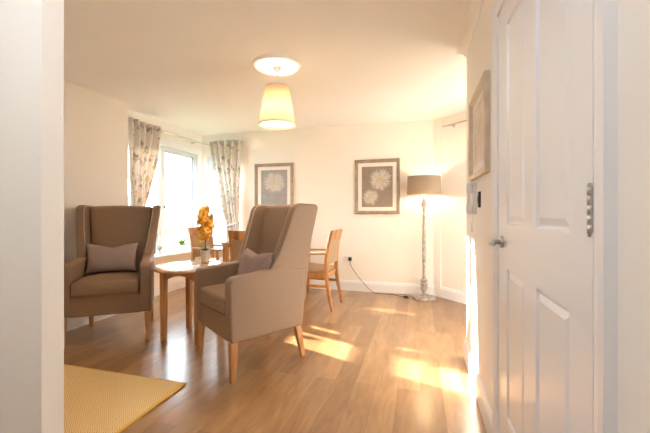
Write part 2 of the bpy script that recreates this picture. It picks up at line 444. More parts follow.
# window wall left: local x -> +y world, +y local -> -x world
w1 = window('window_1', (XL-.03, W1[0]), PI/2, W1[1]-W1[0], W1[2], W1[3], [4.09-W1[0]])
w2 = window('window_2', (W2[0], YB+.03), 0, W2[1]-W2[0], W2[2], W2[3], [])
aq = AP(.62); w3 = window('window_3_unseen', (A0.x+AD.x*.62+.02, A0.y+AD.y*.62+.02), -PI/4, 1.23, .75, 1.8, [.61])  # unseen window behind the pole end, added for fill daylight
m = MB(); m.prism([(XL+.002, .55), (XL+.21, .55), (XL+.21, .58), (XL+.002, .58)], 3.30, YB-.002, 'y')
m.prism([(XL+.21, .55), (-2.70, .55), (-2.70, .58), (XL+.21, .58)], YB-.17, YB-.002, 'y')
struct(m.build('trim_3', M_GLOSS, bevel=.006))
# white heads above the windows
m = MB(); m.bb(XL+.001, XL+.03, 3.38, 4.92, 2.08, 2.17); struct(m.build('trim_4', M_GLOSS, bevel=.004))

# ------------------------------------------------------------------ door and architrave
d = empty('door_1', (XR, 0, 0), 0, kind='structure')
xf = -.006
m = MB()
ys = [DY0, .949, 1.199, 1.320, 1.568, DY1]
zs = [.008, .30, .915, 1.10, 1.925, DZ]
vv = {}
for i, y in enumerate(ys):
    for j, z in enumerate(zs): vv[i, j] = m.bm.verts.new((xf, y, z))
pan = []
for i in range(5):
    for j in range(5):
        f = m.bm.faces.new((vv[i, j], vv[i+1, j], vv[i+1, j+1], vv[i, j+1]))
        f.normal_update()
        if f.normal.x > 0: f.normal_flip()
        if i in (1, 3) and j in (1, 3): pan.append(f)
bmesh.ops.inset_individual(m.bm, faces=pan, thickness=.006, depth=-.009)
bmesh.ops.inset_individual(m.bm, faces=pan, thickness=.012, depth=0)
bmesh.ops.inset_individual(m.bm, faces=pan, thickness=.028, depth=.007)
m.bb(xf+.012, xf+.042, DY0, DY1, .008, DZ)
b4 = [(DY0, .008), (DY1, .008), (DY1, DZ), (DY0, DZ)]
for (a, b_) in zip(b4, b4[1:]+b4[:1]): m.quad([(xf, *a), (xf, *b_), (xf+.02, *b_), (xf+.02, *a)])
slab = m.build('door_panel', M_GLOSS, d)
m = MB()   # frame lining + architrave
m.bb(-.004, .115, DY0-.025, DY0-.003, 0, DZ+.02); m.bb(-.004, .115, DY1+.003, DY1+.02, 0, DZ+.02); m.bb(-.004, .115, DY0-.025, DY1+.02, DZ+.003, DZ+.02)
m.build('door_lining', M_GLOSS, d, bevel=.002)
m = MB()
def arch(y0, y1): m.prism([(-.0, y0), (-.020, y0), (-.022, y0+.012), (-.014, (y0+y1)/2), (-.012, y1-.006), (-.004, y1), (0, y1)], 0, DZ+.015, 'z')
m.prism([(0, DY1+.014), (-.012, DY1+.014), (-.016, DY1+.030), (-.021, DY1+.050), (-.021, DY1+.072), (0, DY1+.076)], 0, DZ+.08, 'z')
m.prism([(0, DY0-.02), (-.012, DY0-.02), (-.016, DY0-.036), (-.021, DY0-.056), (-.021, DY0-.078), (0, DY0-.082)], 0, DZ+.08, 'z')
m.prism([(0, DZ+.014), (-.012, DZ+.014), (-.016, DZ+.03), (-.021, DZ+.05), (-.021, DZ+.078), (0, DZ+.082)], DY0-.082, DY1+.076, 'y')
for v in list(m.bm.verts)[-12:]: pass
m.build('architrave', M_GLOSS, d)
# handle: rose, neck, lever
m = MB()
m.tube([(xf, 1.645, 1.02), (xf-.010, 1.645, 1.02)], .026, 24)
m.tube([(xf-.008, 1.645, 1.02), (xf-.050, 1.645, 1.02)], .010, 14)
m.tube([(xf-.044, 1.650, 1.02), (xf-.052, 1.638, 1.02), (xf-.056, 1.60, 1.02), (xf-.056, 1.53, 1.019)], [.0095, .011, .010, .008], 14)
h = m.build('door_handle', M_METAL, d); h['label'] = 'satin chrome lever handle'
for hz in (.25, 1.155, 1.82):
    m = MB()
    m.bb(xf-.002, xf+.001, DY0+.0, DY0+.014, hz-.048, hz+.048)
    for k in range(5): m.tube([(xf-.004, DY0+.004, hz-.05+k*.0202), (xf-.004, DY0+.004, hz-.05+k*.0202+.0185)], .0045, 12)
    m.tube([(xf-.004, DY0+.004, hz-.057), (xf-.004, DY0+.004, hz+.055)], .003, 10)
    m.build('hinge', M_METAL, d)

# ------------------------------------------------------------------ curtains and rod
RX = -3.36; RY = 4.86; RZ = 2.24
e = empty('curtain_rod', (RX, RY, RZ), 0, 'thin brushed metal curtain rod bending round the corner window', 'curtain rod')
def rel(pts, o=(RX, RY, RZ)): return [(p[0]-o[0], p[1]-o[1], p[2]-o[2]) for p in pts]
m = MB(); m.tube(rel([(RX, 3.28, RZ), (RX, RY-.08, RZ), (RX+.02, RY-.025, RZ), (RX+.06, RY, RZ), (-2.70, RY, RZ)]), .011, 12); m.build('rod', M_METAL, e)
m = MB(); m.lathe([(0, -.03), (.016, -.022), (.022, 0), (.016, .022), (0, .03)], 16)
f = m.build('finial', M_METAL, e); f.location = rel([(-2.68, RY, RZ)])[0]; f.rotation_euler = (0, PI/2, 0)
for p, dr in (((RX, 3.96, RZ), (-1, 0)), ((RX, 4.70, RZ), (-1, 0)), ((-2.74, RY, RZ), (0, 1))):
    m = MB(); ln = .12
    m.tube(rel([p, (p[0]+dr[0]*ln, p[1]+dr[1]*ln, p[2])]), .007, 8); m.tube(rel([(p[0]+dr[0]*(ln-.012), p[1]+dr[1]*(ln-.012), p[2]), (p[0]+dr[0]*(ln-.001), p[1]+dr[1]*(ln-.001), p[2])]), .02, 14)
    m.build('bracket', M_METAL, e)

def curtain(span, along, origin, ztop, zbot, label, folds=7, tie=1.05):
    """span(z)->(a,b) along the rod; along 'x' or 'y'"""
    ca = (span(ztop)[0]+span(ztop)[1])/2
    o_ = (ca, origin, 0) if along == 'x' else (origin, ca, 0)
    root = empty('curtain', o_, 0, label, 'curtain', 'patterned curtains at the corner window')
    mb = MB(); bm = mb.bm; NU = folds*14; NV = 60; uvl = bm.loops.layers.uv.new('UV'); g = []
    for j in range(NV+1):
        z = ztop+(zbot-ztop)*j/NV; a, b = span(z); row = []
        wid = (b-a); amp = min(.045, .028+.012*math.sin(j*.2))*(.75 if abs(z-tie) < .12 else 1)
        for i in range(NU+1):
            u = i/NU; s = a+wid*u+.008*math.sin(5*u+z*4)
            o = amp*math.sin(2*PI*folds*u+.35*math.sin(z*5))+.012*math.sin(z*3+u*9)
            row.append(bm.verts.new(((s-ca, o, z) if along == 'x' else (o, s-ca, z))))
        g.append(row)
    for j in range(NV):
        for i in range(NU):
            f = bm.faces.new((g[j][i], g[j][i+1], g[j+1][i+1], g[j+1][i])); f.smooth = True
            for l, (ii, jj) in zip(f.loops, ((i, j), (i+1, j), (i+1, j+1), (i, j+1))):
                l[uvl].uv = (ii/NU*1.3, jj/NV*(ztop-zbot))
    me = bpy.data.meshes.new('curtain_cloth'); bm.to_mesh(me); bm.free(); me.materials.append(M_CURT)
    c = bpy.data.objects.new('cloth', me); COL.objects.link(c); c.parent = root
    sd = c.modifiers.new('S', 'SOLIDIFY'); sd.thickness = .003
    # eyelets at the heading
    a, b = span(ztop)
    for k in range(folds*2):
        s = a+(b-a)*(k+.25+.25)/(folds*2)-ca
        mb = MB(); ring = [(0, .026*math.cos(t*PI/9), .026*math.sin(t*PI/9)) for t in range(18)] if along == 'x' else [(.026*math.cos(t*PI/9), 0, .026*math.sin(t*PI/9)) for t in range(18)]
        mb.tube([(p[0]+(s if along == 'x' else 0), p[1]+(0 if along == 'x' else s), p[2]+RZ) for p in ring], .0035, 6, closed=True)
        mb.build('eyelet', M_METAL, root)
    # tie-back band
    a, b = span(tie); mb = MB(); cx = (a+b)/2-ca; hw = (b-a)/2+.004
    pts = [((cx+hw*math.cos(t), .050*math.sin(t), tie+.03*math.cos(t)) if along == 'x' else (.050*math.sin(t), cx+hw*math.cos(t), tie-.03*math.cos(t))) for t in [k*PI/12 for k in range(24)]]
    mb.tube(pts, .012, 8, closed=True); tb = mb.build('tieback', M_CURT, root); tb.scale = (1, 1, 1)
    return root
def lerp(a, b, t): t = max(0, min(1, t)); return a+(b-a)*t
def sp_left(z):
    if z > 1.15:
        t = (max(0, 2.28-z)/(2.28-1.15))**1.3; return (lerp(3.34, 3.40, t), lerp(3.90, 3.60, t))
    t = (1.15-z)/.6; return (lerp(3.40, 3.36, t), lerp(3.60, 3.64, t))
def sp_right(z):
    if z > .95:
        t = (max(0, 2.28-z)/(2.28-.95))**1.2; return (lerp(-3.27, -2.96, t), lerp(-2.715, -2.74, t))
    t = (.95-z)/.6; return (lerp(-2.96, -3.0, t), lerp(-2.74, -2.72, t))
curtain(sp_left, 'y', RX, 2.285, .60, 'leaf print curtain beside the cream side wall, left end of the rod', 5, 1.15)
curtain(sp_right, 'x', RY, 2.285, .60, 'leaf print curtain hanging between the corner window and the framed picture', 5, .95)
# short rod on the angled wall
s0, s1 = .20, 1.9
e = empty('curtain_rod', (*AP(s0), 2.27), -PI/4, 'short end of a metal curtain pole high on the angled wall', 'curtain rod')
m = MB(); m.tube([(0, -.08, 0), (s1-s0, -.08, 0)], .010, 10); m.build('rod', M_METAL, e)
m = MB(); m.lathe([(0, -.02), (.014, -.012), (.016, 0), (.014, .012), (0, .02)], 14); f = m.build('finial', M_PVC, e); f.location = (-.012, -.08, 0); f.rotation_euler = (0, PI/2, 0)
for s in (.12, 1.5):
    m = MB(); m.tube([(s, -.08, 0), (s, -.0, 0)], .006, 8); m.tube([(s, -.012, 0), (s, -.001, 0)], .018, 12); m.build('bracket', M_METAL, e)

# ------------------------------------------------------------------ wing armchairs
def make_armchair(label):
    e = empty('wing_armchair', (0, 0, 0), 0, label, 'armchair', 'taupe wing armchairs')
    YF = -.605
    def W(y): return .320+.060*(-y)/.61      # outer half width
    for s in (-1, 1):
        m = MB()   # arm panel
        prof = [(.02, .255), (YF+.01, .265), (YF, .30), (YF-.012, .655), (YF-.004, .69), (YF+.03, .708), (-.40, .718), (-.27, .735), (-.16, .775), (.055, .78)]
        vs = m.prism(prof, 0, -.100*s, 'x')
        for v in vs: v.co.x += s*W(v.co.y)
        a = m.build('arm', M_CHAIR, e, bevel=.020, seg=3)
        m = MB()   # wing
        prof = [(.045, .70), (-.30, .70), (-.262, .765), (-.215, .86), (-.160, 1.02), (-.112, 1.165), (-.085, 1.205), (-.04, 1.218), (.13, 1.212), (.155, 1.19)]
        vs = m.prism(prof, 0, -.080*s, 'x')
        for v in vs:
            t = (v.co.z-.70)/.52
            v.co.x += s*(W(-.05)+.004+t*.030+.090*t*(.16-v.co.y)/.3*.6)
        m.build('wing', M_CHAIR, e, bevel=.018, seg=3)
        m = MB()   # light piping down the inner front edge of the wing
        pts = []
        for (y, z) in [(-.262, .765), (-.215, .86), (-.160, 1.02), (-.112, 1.165), (-.085, 1.200), (-.04, 1.214), (.10, 1.210)]:
            t = (z-.70)/.52; x = s*(W(-.05)+.004+t*.030+.090*t*(.16-y)/.3*.6-.076)
            pts.append((x, y+.004, z-.002))
        m.tube(pts, .0055, 6); m.build('piping', M_PIPE, e)
    m = MB(); m.hexa([(-.29, YF+.012, .262), (.29, YF+.012, .262), (.245, .015, .255), (-.245, .015, .255)],
                     [(-.29, YF+.004, .438), (.29, YF+.004, .438), (.245, .03, .438), (-.245, .03, .438)])
    m.build('seat_base', M_CHAIR, e, bevel=.01)
    m = MB()   # outer back
    m.hexa([(-.312, -.02, .255), (.312, -.02, .255), (.312, .022, .25), (-.312, .022, .25)],
           [(-.300, .10, 1.200), (.300, .10, 1.200), (.300, .158, 1.195), (-.300, .158, 1.195)])
    m.build('outer_back', M_CHAIR, e, bevel=.014)
    # seat cushion
    m = MB(); m.hexa([(-.272, YF-.006, .440), (.272, YF-.006, .440), (.232, -.10, .440), (-.232, -.10, .440)],
                     [(-.272, YF-.006, .560), (.272, YF-.006, .560), (.232, -.10, .565), (-.232, -.10, .565)])
    bmesh.ops.subdivide_edges(m.bm, edges=m.bm.edges[:], cuts=6, use_grid_fill=True)
    for v in m.bm.verts:
        u = min(1, abs(v.co.x)/.272); w = abs((v.co.y+.35)/.26)
        k = max(0, 1-u**3)*max(0, 1-min(1, w)**3)
        if v.co.z > .54: v.co.z += .022*k
        if v.co.y < YF+.001: v.co.y -= .012*max(0, 1-u**2)*math.sin(PI*max(0, min(1, (v.co.z-.44)/.12)))
    m.build('seat_cushion', M_CHAIR, e, bevel=.024, seg=3)
    m = MB()  # seam line round the cushion
    m.tube([(-.272, YF-.004, .441), (0, YF-.010, .441), (.272, YF-.004, .441)], .004, 6)
    m.build('seat_piping', M_CHAIR, e)
    # inner back pad
    m = MB(); m.hexa([(-.235, -.165, .55), (.235, -.165, .55), (.235, -.03, .55), (-.235, -.03, .55)],
                     [(-.305, -.005, 1.195), (.305, -.005, 1.195), (.285, .125, 1.210), (-.285, .125, 1.210)])
    bmesh.ops.subdivide_edges(m.bm, edges=m.bm.edges[:], cuts=6, use_grid_fill=True)
    for v in m.bm.verts:
        t = (v.co.z-.53)/.67; yf = -.165+.16*t
        if abs(v.co.y-yf) < .012:
            u = min(1, abs(v.co.x)/.25); v.co.y -= .028*(1-u**2.5)*math.sin(PI*max(0, min(1, t)))**.5
        if t > .97: v.co.z += .010*(1-min(1, abs(v.co.x)/.26)**2)
    m.build('backrest', M_CHAIR, e, bevel=.02, seg=3)
    # legs: front tapered, rear raked
    for s in (-1, 1):
        m = MB(); x = s*.345; y = YF+.03
        m.hexa([(x-.017, y-.022, 0), (x+.017, y-.022, 0), (x+.017, y+.012, 0), (x-.017, y+.012, 0)],
               [(x-.028, y-.028, .27), (x+.028, y-.028, .27), (x+.028, y+.028, .27), (x-.028, y+.028, .27)])
        m.build('leg', M_BEECH, e, bevel=.004)
        m = MB(); x = s*.285
        m.hexa([(x+s*.01-.016, .02, 0), (x+s*.01+.016, .02, 0), (x+s*.01+.016, .054, 0), (x+s*.01-.016, .054, 0)],
               [(x-.026, -.045, .258), (x+.026, -.045, .258), (x+.026, .012, .258), (x-.026, .012, .258)])
        m.build('leg', M_BEECH, e, bevel=.004)
    return e
cA = make_armchair('taupe wing armchair against the left wall, facing the camera')
cA.scale = (.93, 1, 1); cA.location = (-2.94, 2.85, 0); cA.rotation_euler.z = R(34.5)
cB = copy_tree(cA); cB['label'] = 'taupe wing armchair in mid floor, seen from its side'
cB.scale = (.87, 1, 1); cB.location = (-1.13, 2.72, 0); cB.rotation_euler.z = R(-35)

def make_pillow(label, w=.43, h=.29, t=.13):
    m = MB(); bm = m.bm; N = 26; top = []; bot = []
    for sgn, st in ((1, top), (-1, bot)):
        for j in range(N+1):
            row = []
            for i in range(N+1):
                u = -1+2*i/N; v = -1+2*j/N
                px = u*w/2*(1-.07*(1-abs(u))*0-.09*(1-v*v)*abs(u)**3); pz = v*h/2*(1-.15*(1-u*u)*abs(v)**3)
                if v > 0: pz -= .030*math.exp(-(u*3.0)**2)*v**2
                k = (max(0, 1-u**4)*max(0, 1-v**4))**.6
                d_ = sgn*t/2*k*(1+.05*math.sin(7*u+3*v))
                if sgn < 0 and (i in (0, N) or j in (0, N)): row.append(top[j][i]); continue
                row.append(bm.verts.new((px, d_, pz)))
            st.append(row)
    for st in (top, bot):
        for j in range(N):
            for i in range(N): bm.faces.new((st[j][i], st[j][i+1], st[j+1][i+1], st[j+1][i]))
    o = m.build('scatter_cushion', M_KNIT, smooth=True)
    setp(o, label, 'cushion', 'knitted cushions on the armchairs'); return o
def put_pillow(o, ch, dx, dy, z, tilt, yaw=0):
    Mx = Matrix.Translation(ch.location) @ Matrix.Rotation(ch.rotation_euler.z, 4, 'Z')
    o.matrix_world = Mx @ Matrix.Translation((dx, dy, z)) @ Matrix.Rotation(yaw, 4, 'Z') @ Matrix.Rotation(tilt, 4, 'X')
pA = make_pillow('mauve grey knitted cushion on the chair facing the camera'); put_pillow(pA, cA, -.025, -.275, .715, R(-17), R(4))
pB = pA.copy(); COL.objects.link(pB); pB['label'] = 'mauve grey knitted cushion on the chair seen from its side'; put_pillow(pB, cB, 0.075, -.295, .715, R(-17), R(0))

# ------------------------------------------------------------------ round side table
TX, TY = -2.037, 2.77
e = empty('side_table', (TX, TY, 0), 0, 'round light wood side table standing between the two armchairs', 'table')
m = MB(); m.lathe([(0, .628), (.325, .628), (.338, .634), (.342, .642), (.338, .650), (.33, .654), (0, .654)], 64, cap=False)
m.build('tabletop', M_BEECH2, e)
for sx in (-1, 1):
    for sy in (-1, 1):
        m = MB(); x, y = sx*.175, sy*.175
        m.hexa([(x-.021, y-.021, 0), (x+.021, y-.021, 0), (x+.021, y+.021, 0), (x-.021, y+.021, 0)], [(x-.026, y-.026, .627), (x+.026, y-.026, .627), (x+.026, y+.026, .627), (x-.026, y+.026, .627)])
        m.build('leg', M_BEECH, e, bevel=.005)
for k in range(4):
    m = MB(); pts = [(-.148, .626), (-.148, .545)]+[(-.148+.296*i/12, .545+.042*math.sin(PI*i/12)) for i in range(1, 12)]+[(.148, .545), (.148, .626)]
    vs = m.prism(pts, -.185, -.163, 'y'); bmesh.ops.rotate(m.bm, cent=(0, 0, 0), matrix=Matrix.Rotation(k*PI/2, 3, 'Z'), verts=vs)
    m.build('apron', M_BEECH, e)

# ------------------------------------------------------------------ orchid
def leaf_strip(mb, p0, dirv, length, width, droop, n=7, fold=.25):
    p = Vector(p0); dv = Vector(dirv).normalized(); side = dv.cross(Vector((0, 0, 1)))
    if side.length < .01: side = Vector((1, 0, 0))
    side.normalize(); prev = None
    for i in range(n+1):
        t = i/n; w = width*math.sin(PI*min(1, .08+t*.92))**.7/2
        c = [mb.bm.verts.new(p-side*w+Vector((0, 0, w*fold))), mb.bm.verts.new(p), mb.bm.verts.new(p+side*w+Vector((0, 0, w*fold)))]
        if prev:
            for a in (0, 1):
                f = mb.bm.faces.new((prev[a], prev[a+1], c[a+1], c[a])); f.smooth = True; f.material_index = mb.mi
        prev = c; dv = (dv+Vector((0, 0, -droop/n))).normalized(); p = p+dv*length/n
def blossom_mesh():
    m = MB()
    for k in range(5):
        a = 2*PI*k/5+PI/2; wdt = .026 if k in (0, 2, 3) else .032
        m.mi = 0
        dr = Vector((math.cos(a), -.25, math.sin(a))); sd = Vector((-math.sin(a), 0, math.cos(a)))
        pts = []
        for t, w in ((0, .15), (.35, .8), (.65, 1), (.9, .65), (1, .2)):
            c = dr.normalized()*t*.030+Vector((0, .004*math.sin(t*PI), 0))
            pts.append((m.bm.verts.new(c-sd*w*wdt/2), m.bm.verts.new(c+sd*w*wdt/2+Vector((0, -.002, 0)))))
        for p, q_ in zip(pts, pts[1:]):
            f = m.bm.faces.new((p[0], p[1], q_[1], q_[0])); f.smooth = True
    m.mi = 1; m.lathe([(0, -.006), (.006, -.002), (.007, .004), (0, .008)], 10, (0, -.006, 0))
    bmesh.ops.recalc_face_normals(m.bm, faces=m.bm.faces)
    me = bpy.data.meshes.new('blossom'); m.bm.to_mesh(me); m.bm.free()
    me.materials.append(M_PETAL); me.materials.append(M_PETAL2)
    return me
OX, OY, OZ = -2.055, 2.985, .655
e = empty('potted_orchid', (OX, OY, OZ), 0, 'amber yellow orchid in a grey pot on the round side table', 'plant')
m = MB(); m.lathe([(0, 0), (.034, 0), (.038, .006), (.044, .105), (.046, .115), (.042, .115), (.043, .10), (0, .10)], 32, cap=False); m.build('pot', M_POT, e)
m = MB(); m.lathe([(0, .098), (.0415, .098), (.030, .106), (0, .108)], 20, cap=False); m.build('soil', M_SOIL, e)
m = MB()
for a, L_, dp in ((2.9, .13, .9), (.3, .11, .8), (4.4, .10, .9), (1.6, .10, .7), (5.6, .08, .6)): leaf_strip(m, (0, 0, .105), (math.cos(a), math.sin(a), .9), L_, .035, dp)
m.build('foliage', M_LEAF, e)
stems = [[(0, 0, .10), (.005, 0, .24), (.012, 0, .35), (.008, -.01, .43), (-.02, -.02, .49), (-.05, -.03, .50)],
         [(-.005, 0, .10), (.0, .01, .22), (-.012, .0, .33), (-.04, -.01, .40), (-.075, -.02, .41)]]
for st in stems:
    m = MB(); m.tube(st, [.0035]*3+[.0028]*(len(st)-3), 6); m.build('stem', M_STEM, e)
bme = blossom_mesh(); rnd = random.Random(3)
spots = []
for i in range(56):
    t = i/55; z = .215+.31*t; wid = .074*math.sin(PI*min(1, .22+t*.66))**.8
    spots.append((-.018+rnd.uniform(-wid, wid)+.02*math.sin(t*3), rnd.uniform(-.055, .04), z))
for p in spots:
    f = bpy.data.objects.new('flower', bme); COL.objects.link(f); f.parent = e; f.location = p
    f.rotation_euler = (rnd.uniform(-.7, .5), rnd.uniform(-1, 1), R(-30)+rnd.uniform(-1.3, 1.5)); sc = rnd.uniform(1.0, 1.35); f.scale = (sc,)*3

# small plants on the sill
def sill_plant(loc, label, leafm, pot_r, h, n, seed, potm):
    e = empty('potted_plant', loc, 0, label, 'plant'); r_ = random.Random(seed)
    m = MB(); m.lathe([(0, 0), (pot_r*.75, 0), (pot_r, h*.45), (pot_r*.9, h*.45), (pot_r*.85, h*.38), (0, h*.38)], 24, cap=False); m.build('pot', potm, e)
    m = MB()
    for k in range(n):
        a = r_.uniform(0, 2*PI); leaf_strip(m, (0, 0, h*.38), (math.cos(a), math.sin(a), r_.uniform(.6, 2.5)), h*r_.uniform(.45, .8), pot_r*.5, r_.uniform(.4, 1.3))
    m.build('foliage', leafm, e); return e
sill_plant((-3.375, 4.34, .58), 'small bushy green plant in a white pot on the window sill', M_LEAF, .05, .19, 46, 4, M_POTW)
sill_plant((-3.36, 3.86, .58), 'little grey green plant on the sill near the left curtain', M_SAGE, .035, .12, 34, 5, M_POTW)

# ------------------------------------------------------------------ dining table and chairs
e = empty('dining_table', (-2.01, 4.37, 0), 0, 'light wood dining table beneath the left framed picture', 'table')
m = MB(); m.bb(-.50, .50, -.38, .38, .725, .755); m.build('tabletop', M_BEECH2, e, bevel=.008)
for sx in (-1, 1):
    for sy in (-1, 1):
        m = MB(); x, y = sx*.455, sy*.335
        m.hexa([(x-.025, y-.025, 0), (x+.025, y-.025, 0), (x+.025, y+.025, 0), (x-.025, y+.025, 0)], [(x-.033, y-.033, .724), (x+.033, y-.033, .724), (x+.033, y+.033, .724), (x-.033, y+.033, .724)]); m.build('leg', M_BEECH, e, bevel=.005)
for sgn in (-1, 1):
    m = MB(); m.bb(-.42, .42, sgn*.335-.011, sgn*.335+.011, .690, .724); m.build('apron', M_BEECH, e, bevel=.003)
    m = MB(); m.bb(sgn*.455-.011, sgn*.455+.011, -.30, .30, .690, .724); m.build('apron', M_BEECH, e, bevel=.003)

def make_dining_chair(label):
    e = empty('dining_chair', (0, 0, 0), 0, label, 'chair', 'wooden dining armchairs')
    hw = .205
    for s in (-1, 1):
        m = MB()
        m.sweep([(s*hw, .275, 0), (s*hw, .225, .25), (s*hw, .200, .44), (s*hw, .205, .60), (s*hw, .232, .78), (s*hw, .275, .93)], [.030, .034, .038, .036, .034, .030], [.030, .038, .045, .040, .034, .026])
        m.build('leg', M_BEECH, e, bevel=.005)
        m = MB()   # front leg runs up to carry the arm
        m.sweep([(s*.25, -.245, 0), (s*.25, -.235, .42), (s*.25, -.215, .645)], [.028, .036, .030], [.028, .038, .030]); m.build('leg', M_BEECH, e, bevel=.005)
        m = MB(); m.hexa([(s*.25-.028, -.27, .642), (s*.25+.028, -.27, .642), (s*hw+.022, .21, .655), (s*hw-.018, .21, .655)],
                         [(s*.25-.028, -.275, .664), (s*.25+.028, -.275, .664), (s*hw+.022, .22, .676), (s*hw-.018, .22, .676)]); m.build('armrest', M_BEECH, e, bevel=.008)
        m = MB(); m.hexa([(s*.25-.011, -.235, .265), (s*.25+.011, -.235, .265), (s*hw+.011, .22, .265), (s*hw-.011, .22, .265)],
                         [(s*.25-.011, -.235, .298), (s*.25+.011, -.235, .298), (s*hw+.011, .22, .298), (s*hw-.011, .22, .298)]); m.build('stretcher', M_BEECH, e, bevel=.004)
    m = MB(); m.hexa([(-.24, -.235, .375), (.24, -.235, .375), (.195, .20, .375), (-.195, .20, .375)], [(-.24, -.235, .432), (.24, -.235, .432), (.195, .20, .432), (-.195, .20, .432)]); m.build('seat_rail', M_BEECH, e, bevel=.004)
    m = MB(); m.hexa([(-.262, -.265, .433), (.262, -.265, .433), (.188, .19, .433), (-.188, .19, .433)], [(-.255, -.258, .485), (.255, -.258, .485), (.186, .18, .480), (-.186, .18, .480)]); m.build('seat', M_PAD, e, bevel=.018, seg=3)
    def yb(z): return .200+(.005+.07*max(0, (z-.60)/.33)**1.3)
    m = MB(); zs_ = [.835, .865, .90, .932]   # top rail, gently curved
    for a in range(8):
        x0, x1 = -hw-.015+a*(2*hw+.03)/8, -hw-.015+(a+1)*(2*hw+.03)/8
        def cy(x): return .018*(1-(x/hw)**2)
        m.hexa([(x0, yb(.83)-.016+cy(x0), .83), (x1, yb(.83)-.016+cy(x1), .83), (x1, yb(.83)+.014+cy(x1), .83), (x0, yb(.83)+.014+cy(x0), .83)],
               [(x0, yb(.93)-.012+cy(x0), .935), (x1, yb(.93)-.012+cy(x1), .935), (x1, yb(.93)+.014+cy(x1), .935), (x0, yb(.93)+.014+cy(x0), .935)])
    bmesh.ops.remove_doubles(m.bm, verts=m.bm.verts, dist=.0005); m.build('top_rail', M_BEECH, e, bevel=.003)
    m = MB(); prof = [(yb(z)-.020, z) for z in (.53, .62, .72, .829)]+[(yb(z)+.018, z) for z in (.829, .72, .62, .53)]
    m.prism(prof, -hw+.019, hw-.019, 'x'); m.build('backrest', M_PAD, e, bevel=.008)
    return e
# facing: local -y is the front
c3 = make_dining_chair('wooden dining chair with beige pad, side view, right of the dining table'); c3.location = (-1.245, 4.09, 0); c3.rotation_euler.z = R(-93)
c2 = copy_tree(c3); c2['label'] = 'wooden dining chair seen from behind, right next to the taupe armchair wing'; c2.location = (-1.93, 3.83, 0); c2.rotation_euler.z = R(183)
c1 = copy_tree(c3); c1['label'] = 'wooden dining chair behind the amber orchid, beside the window'; c1.location = (-2.76, 4.24, 0); c1.rotation_euler.z = R(86)

# ------------------------------------------------------------------ floor lamp and cable
LX, LY = .050, 4.765
e = empty('floor_lamp', (LX, LY, 0), 0, 'floor lamp with taupe drum shade and distressed turned stem', 'lamp')
m = MB(); m.lathe([(0, 0), (.150, 0), (.155, .006), (.155, .022), (.148, .030), (.10, .036), (.055, .042), (.04, .055), (0, .055)], 48, cap=False); m.build('base', M_DISTR, e)
m = MB(); m.lathe([(0, .054), (.030, .054), (.024, .075), (.020, .095), (.034, .11), (.046, .13), (.048, .16), (.040, .175), (.050, .19), (.052, .205), (.040, .215), (.046, .228), (.048, .25), (.030, .262), (.020, .28),
                   (.017, .34), (.021, .50), (.024, .62), (.022, .80), (.019, 1.0), (.017, 1.16), (.015, 1.20), (.024, 1.215), (.034, 1.235), (.036, 1.255), (.026, 1.28), (.028, 1.295), (.016, 1.305), (.012, 1.335), (0, 1.335)], 32, cap=False)
m.build('stem', M_DISTR, e)
m = MB(); m.lathe([(.008, 1.33), (.018, 1.335), (.018, 1.39), (0, 1.39)], 20, cap=False); m.build('bulb_holder', M_METAL, e)
m = MB()
for r0, r1 in ((.222, .212),): m.lathe([(r0, 1.375), (r1, 1.622), (r1-.004, 1.622), (r0-.004, 1.375), (r0, 1.375)], 64, cap=False)
m.build('lamp_shade', M_SHADE, e)
m = MB(); ring = [(.210*math.cos(t*PI/24), .210*math.sin(t*PI/24), 1.40) for t in range(48)]; m.tube(ring, .0015, 5, closed=True)
for k in range(3): a = 2*PI*k/3; m.tube([(.012*math.cos(a), .012*math.sin(a), 1.385), (.210*math.cos(a), .210*math.sin(a), 1.40)], .0015, 5)
m.build('shade_carrier', M_METAL, e)
m = MB(); m.lathe([(0, 1.39), (.012, 1.395), (.028, 1.43), (.030, 1.455), (.018, 1.48), (0, 1.485)], 20, cap=False); m.build('bulb', M_BULB2, e)

# socket, plug and flex
SX, SZ = -1.02, .468
e = empty('wall_socket', (SX, YB, SZ), 0, 'white double wall socket low on the back wall', 'socket')
m = MB(); m.bb(-.073, .073, -.010, 0, -.043, .043); m.build('face_plate', M_PVC, e, bevel=.004)
for sx in (-1, 1):
    m = MB(); m.bb(sx*.03-.006, sx*.03+.006, -.014, -.009, .022, .036); m.build('rocker', M_PVC, e, bevel=.002)
e = empty('power_cable', (SX+.035, YB-.012, SZ), 0, 'black cable running from plug to the floor lamp base', 'cable')
def relc(p): return (p[0]-(SX+.035), p[1]-(YB-.012), p[2]-SZ)
m = MB(); m.bb(-.024, .024, -.036, -.001, -.030, .022); m.build('plug', M_BLACK, e, bevel=.008, seg=3)
def catmull(P, n=10):
    P = [Vector(p) for p in P]; P = [2*P[0]-P[1]]+P+[2*P[-1]-P[-2]]; out = []
    for i in range(1, len(P)-2):
        for k in range(n):
            t = k/n; out.append(.5*((2*P[i])+(P[i+1]-P[i-1])*t+(2*P[i-1]-5*P[i]+4*P[i+1]-P[i+2])*t*t+(3*P[i]-P[i-1]-3*P[i+1]+P[i+2])*t**3))
    return out+[P[-2]]
cp = [(SX+.035, YB-.035, SZ-.025), (SX+.055, YB-.045, SZ-.10), (SX+.14, YB-.05, .24), (SX+.27, YB-.06, .10), (SX+.38, YB-.08, .010), (-.52, 4.86, .006), (-.40, 4.87, .006), (-.28, 4.80, .006), (-.205, 4.76, .006)]
m = MB(); m.tube(catmull([relc(p) for p in cp]), .0042, 6); m.build('flex', M_BLACK, e)
m = MB(); c_ = relc((-.185, 4.752, .013)); m.box(c_, (.065, .028, .024), Matrix.Rotation(R(-12), 3, 'Z')); m.build('inline_switch', M_BLACK, e, bevel=.006)
